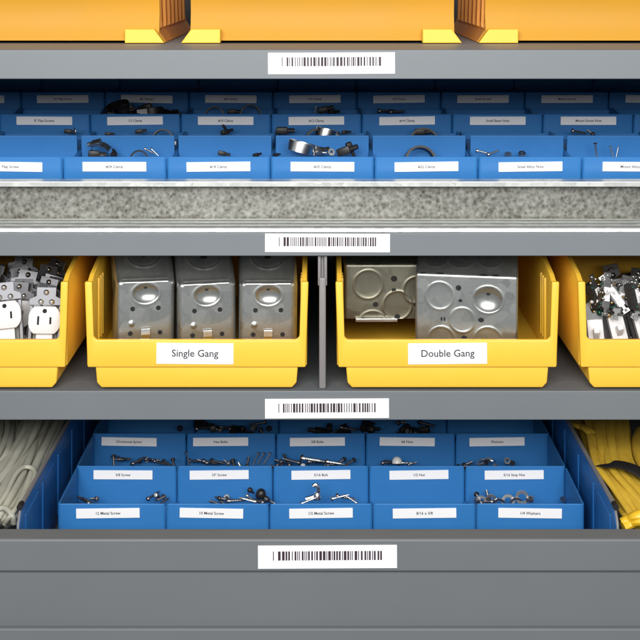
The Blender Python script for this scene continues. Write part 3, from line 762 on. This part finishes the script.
for px, lf, rx, sc in ((481, 14, 82, 0.7), (491, 15, 88, 0.75), (508, 14, 80, 0.85), (522, 18, 84, 0.85), (516, 12, 95, 0.8), (499, 11, 100, 0.8)):
    item('washer', b, px, 74, lf, (rx, 8, 0), sc)
pile(b, 476, 490, 4, ['dark_screw', 'hex_nut'], (70, 84), (12, 18), 0.8); item('hex_nut', b, 530, 72, 17, (10, 0, 10), 0.8); item('hex_nut', b, 563, 84, 12, (20, 0, 0), 0.6)
# second row
pile(B[(1, 0)], 108, 180, 10, ['dark_screw'], (72, 92), (10, 18), 0.75)
b = B[(1, 1)]
item('steel_pin', b, 188, 74, 21, (0, -14, 0), 0.72); pile(b, 194, 252, 8, ['screw', 'dark_screw', 'dark_screw'], (74, 90), (11, 16), 0.8)
for px, a in ((256, 25), (261, 28), (267, 32)): item('steel_pin', b, px, 76, 21, (0, a, 0), 0.66)
b = B[(1, 2)]
pile(b, 274, 292, 6, ['dark_screw'], (70, 88), (12, 19), 0.8); item('screw', b, 314, 70, 22, (0, 9, 0), 1.15); item('wire_connector', b, 303, 66, 17, (0, 0, 0), 0.5); item('screw', b, 336, 74, 17, (0, 9, 0), 0.9); item('dark_screw', b, 320, 78, 17, (0, 5, 10), 1.1)
pile(b, 322, 352, 4, ['dark_screw'], (74, 90), (10, 15), 0.8)
b = B[(1, 3)]
item('wire_connector', b, 397, 72, 20, (-20, 0, 0), 0.95); pile(b, 386, 394, 2, ['dark_screw'], (74, 88), (12, 15), 0.8); item('screw', b, 409, 74, 17, (0, 5, 10), 0.7); item('screw', b, 413, 76, 16, (0, 0, 40), 0.6)
b = B[(1, 4)]
pile(b, 464, 480, 4, ['dark_screw'], (74, 90), (10, 16), 0.8); pile(b, 480, 498, 5, ['hex_nut', 'washer'], (72, 86), (14, 18), 0.65); item('hex_nut', b, 507, 74, 19, (50, 0, 0), 0.75); item('hex_nut', b, 512, 78, 15, (20, 0, 0), 0.7)
# third row
b = B[(2, 1)]; pile(b, 194, 266, 14, ['dark_screw', 'hex_nut', 'rubber_stub'], (60, 90), (14, 26), 0.9); item('hex_nut', b, 269, 70, 23, (30, 0, 0), 0.7); item('hex_nut', B[(2, 0)], 180, 76, 21, (30, 0, 0), 0.7, 'in the blue bin lettered Directional Spring')
pile(B[(2, 2)], 318, 354, 8, ['dark_screw', 'rubber_stub'], (60, 90), (14, 24), 0.9)
b = B[(2, 3)]; pile(b, 362, 374, 4, ['rubber_stub'], (66, 90), (14, 24), 0.8); pile(b, 400, 430, 7, ['dark_screw', 'rubber_stub'], (62, 90), (14, 24), 0.9); item('hex_nut', b, 422, 66, 24, (40, 0, 0), 0.7)
for o in HW.values():
    if 'used' in o: del o['used']
for o in bpy.data.objects:
    if 'used' in o: del o['used']

# ------------------------------------------------------------------ partitions in the open drawer
def partition(x, label, sx):
    t = thing('drawer_partition', label, 'drawer divider', W(x, -92, -583), group='partitions in the open drawer')
    bm = bmesh.new(); prism(bm, [(0, 0), (0, 71), (12, 83), (430, 83), (430, 0)], 'x', -1.6, 1.6, 0.5)
    # shallow vertical corrugation panels
    for k in range(5):
        y0 = 22 + k * 78
        box(bm, -2.6, 2.6, y0, y0 + 58, 8, 72, 0.9)
    obj('panel', bm, 'blue2', t)
    bm = bmesh.new(); tube(bm, [(0, 14, 84.5), (0, 200, 84.5), (0, 430, 84.5)], 2.2, 2.2, 10); tube(bm, [(0, 14, 84.5), (0, 8, 81), (0, 0, 72), (0, -1.4, 66), (0, -1.4, 0.5)], 1.2, 1.2, 8)
    obj('edge_trim', bm, 'rod', t, smooth=True)
    bm = bmesh.new(); tube(bm, [(0, 6, 85), (0, 12, 85), (0, 15, 85)], 2.9, 2.9, 12); obj('end_cap', bm, 'black', t, smooth=True)
partition(-281, 'blue drawer partition standing beside the beige cord', -1)
partition(277, 'blue drawer partition standing beside the yellow cord', 1)

# ------------------------------------------------------------------ cords in the drawer
def pz(px, py, z):
    """point on the horizontal level z (mm, below eye) seen at px,py"""
    s = -z / (py + 25.0); return ((px - 320) * s, (s - 1) * D, z)
def cord(name, label, group, strands, mat, ru, rv, extra=None):
    t = thing(name, label, 'cord', W(0, 0, -560), group=group)
    for st in strands:
        pts = []
        for q in st[0]:
            x, y, z = pz(*q); pts.append((x, y, z + 560))
        k = st[1] if len(st) > 1 else 1.0
        bm = bmesh.new(); tube(bm, smooth_path(pts, 8), ru * k, rv * k, 12)
        obj('strand', bm, st[2] if len(st) > 2 else mat, t, smooth=True)
    return t
def bundle(path, n, width, dzz, rnd, k0=1.0):
    """n strands side by side along a path of (px,py,z)"""
    out = []
    for i in range(n):
        u = (i + 0.5) / n - 0.5; ph = rnd.uniform(0, 6.3)
        lift = rnd.uniform(-dzz, dzz) + dzz * 1.6 * (0.25 - u * u) * 4
        q = [(p[0] + u * width * (p[3] if len(p) > 3 else 1.0) + 1.6 * math.sin(ph + 1.7 * m), p[1], p[2] + lift + 1.5 * math.sin(ph * 2 + 2.3 * m)) for m, p in enumerate(path)]
        out.append((q, k0 * rnd.uniform(0.85, 1.15)))
    return out
rc = random.Random(5)
st = bundle([(56, 404, -516, 1.0), (44, 434, -512), (30, 464, -510), (15, 496, -514), (4, 518, -522), (1, 526, -545)], 9, 36, 3.0, rc)
st += bundle([(40, 404, -508, 1.0), (32, 426, -505), (22, 448, -508), (4, 474, -514), (-24, 500, -522)], 7, 26, 3.0, rc)
st += bundle([(4, 408, -514), (4, 430, -508), (-2, 452, -510), (-18, 476, -518), (-44, 494, -524)], 6, 30, 3.0, rc)
st += [([(-8, 514, -512), (6, 494, -504), (16, 474, -498), (25, 467, -497), (34, 470, -498), (33, 482, -500), (22, 500, -503), (11, 515, -509), (5, 524, -520)], 0.6),
       ([(14, 523, -518), (12, 515, -509), (4, 508, -507), (-10, 512, -511)], 0.7),
       ([(20, 405, -540), (10, 440, -542), (-10, 490, -542), (-24, 525, -545)], 3.6), ([(60, 405, -538), (44, 440, -540), (26, 490, -540), (14, 524, -545)], 2.6)]
cord('cord_hank', 'folded beige cord hank lying left of the blue partition', None, st, 'beige', 4.2, 3.6)
Y = 'cord2'
rc = random.Random(8)
st = bundle([(604, 404, -508, 1.0), (609, 440, -504, 0.9), (615, 465, -501, 0.78), (634, 490, -505, 0.95), (654, 514, -512, 1.2)], 11, 44, 2.2, rc)
st += bundle([(600, 404, -516), (608, 440, -513), (614, 466, -511, 0.8), (634, 492, -514, 0.8), (648, 516, -520, 0.8)], 9, 48, 1.5, rc)
st += bundle([(569, 416, -518), (577, 424, -508), (588, 430, -504), (598, 442, -505), (603, 460, -507), (606, 472, -510)], 3, 8, 1.5, rc)
st += bundle([(576, 420, -526), (588, 440, -522), (600, 456, -520), (612, 476, -518), (621, 500, -518), (627, 515, -516), (634, 510, -512), (632, 490, -508)], 3, 8, 1.5, rc)
st += [([(612, 440, -532), (622, 480, -534), (634, 518, -536)], 2.4), ([(612, 470, -530), (632, 500, -534), (646, 524, -534)], 3.0)]
t = cord('cord_hank', 'yellow cord hank gathered by a black strap right of the blue partition', None, st, 'cord', 4.6, 2.6)
bm = bmesh.new()
pts = [Vector(pz(*q)) + Vector((0, 0, 560)) for q in ((604, 466, -497), (609, 465, -491), (616, 464, -488.5), (626, 466, -488), (636, 470, -489), (646, 476, -492), (655, 483, -498))]
tube(bm, smooth_path(pts, 6), 10.0, 1.6, 12)
obj('strap', bm, 'black', t, smooth=True)
cord('cord_loop', 'bright yellow cord end lying at the front right corner of the open drawer', None, [
    ([(622, 523, -516), (630, 519, -512), (640, 515, -506), (664, 509, -504)], 1.0),
    ([(623, 527, -518), (632, 523, -515), (642, 520, -510), (664, 515, -506)], 1.0)], 'cord2', 5.6, 4.6)
cord('cord_hank', 'second yellow cord hank cut by the right edge of the photo', None, [
    ([(642, 432, -510), (638, 446, -506), (646, 466, -504), (664, 480, -506)], 1.2),
    ([(652, 425, -508), (648, 446, -502), (656, 464, -500), (676, 476, -504)], 1.2)], 'cord', 6.6, 5)

# ------------------------------------------------------------------ camera, light, world
cam = bpy.data.cameras.new('camera'); co = bpy.data.objects.new('camera', cam); COL.objects.link(co)
co.location = W(0, -D, 0); co.rotation_euler = (R(90), 0, 0)
cam.sensor_width = 36; cam.lens = 36 * D / 640; cam.shift_y = -345 / 640; cam.clip_end = 50; cam.clip_start = 0.05
scene.camera = co
def area(name, loc, target, sx, sy, power, col=(1, 1, 1)):
    l = bpy.data.lights.new(name, 'AREA'); l.shape = 'RECTANGLE'; l.size = sx; l.size_y = sy; l.energy = power; l.color = col
    o = bpy.data.objects.new(name, l); COL.objects.link(o); o.location = loc
    l.spread = R(112); d = Vector(target) - Vector(loc); o.rotation_euler = d.to_track_quat('-Z', 'Y').to_euler(); return o
area('softbox', (-0.1, -1.75, 2.10), (0, 0, 1.68), 1.8, 0.95, 31, (1.0, 0.985, 0.96))
w = bpy.data.worlds.new('World'); scene.world = w; w.use_nodes = True
bg = w.node_tree.nodes['Background']; bg.inputs['Color'].default_value = (0.92, 0.96, 1.0, 1); bg.inputs['Strength'].default_value = 0.37
scene.view_settings.view_transform = 'Standard'; scene.view_settings.look = 'None'
scene.view_settings.exposure = 0; scene.view_settings.gamma = 1
scene.render.resolution_x = 1024; scene.render.resolution_y = 1024
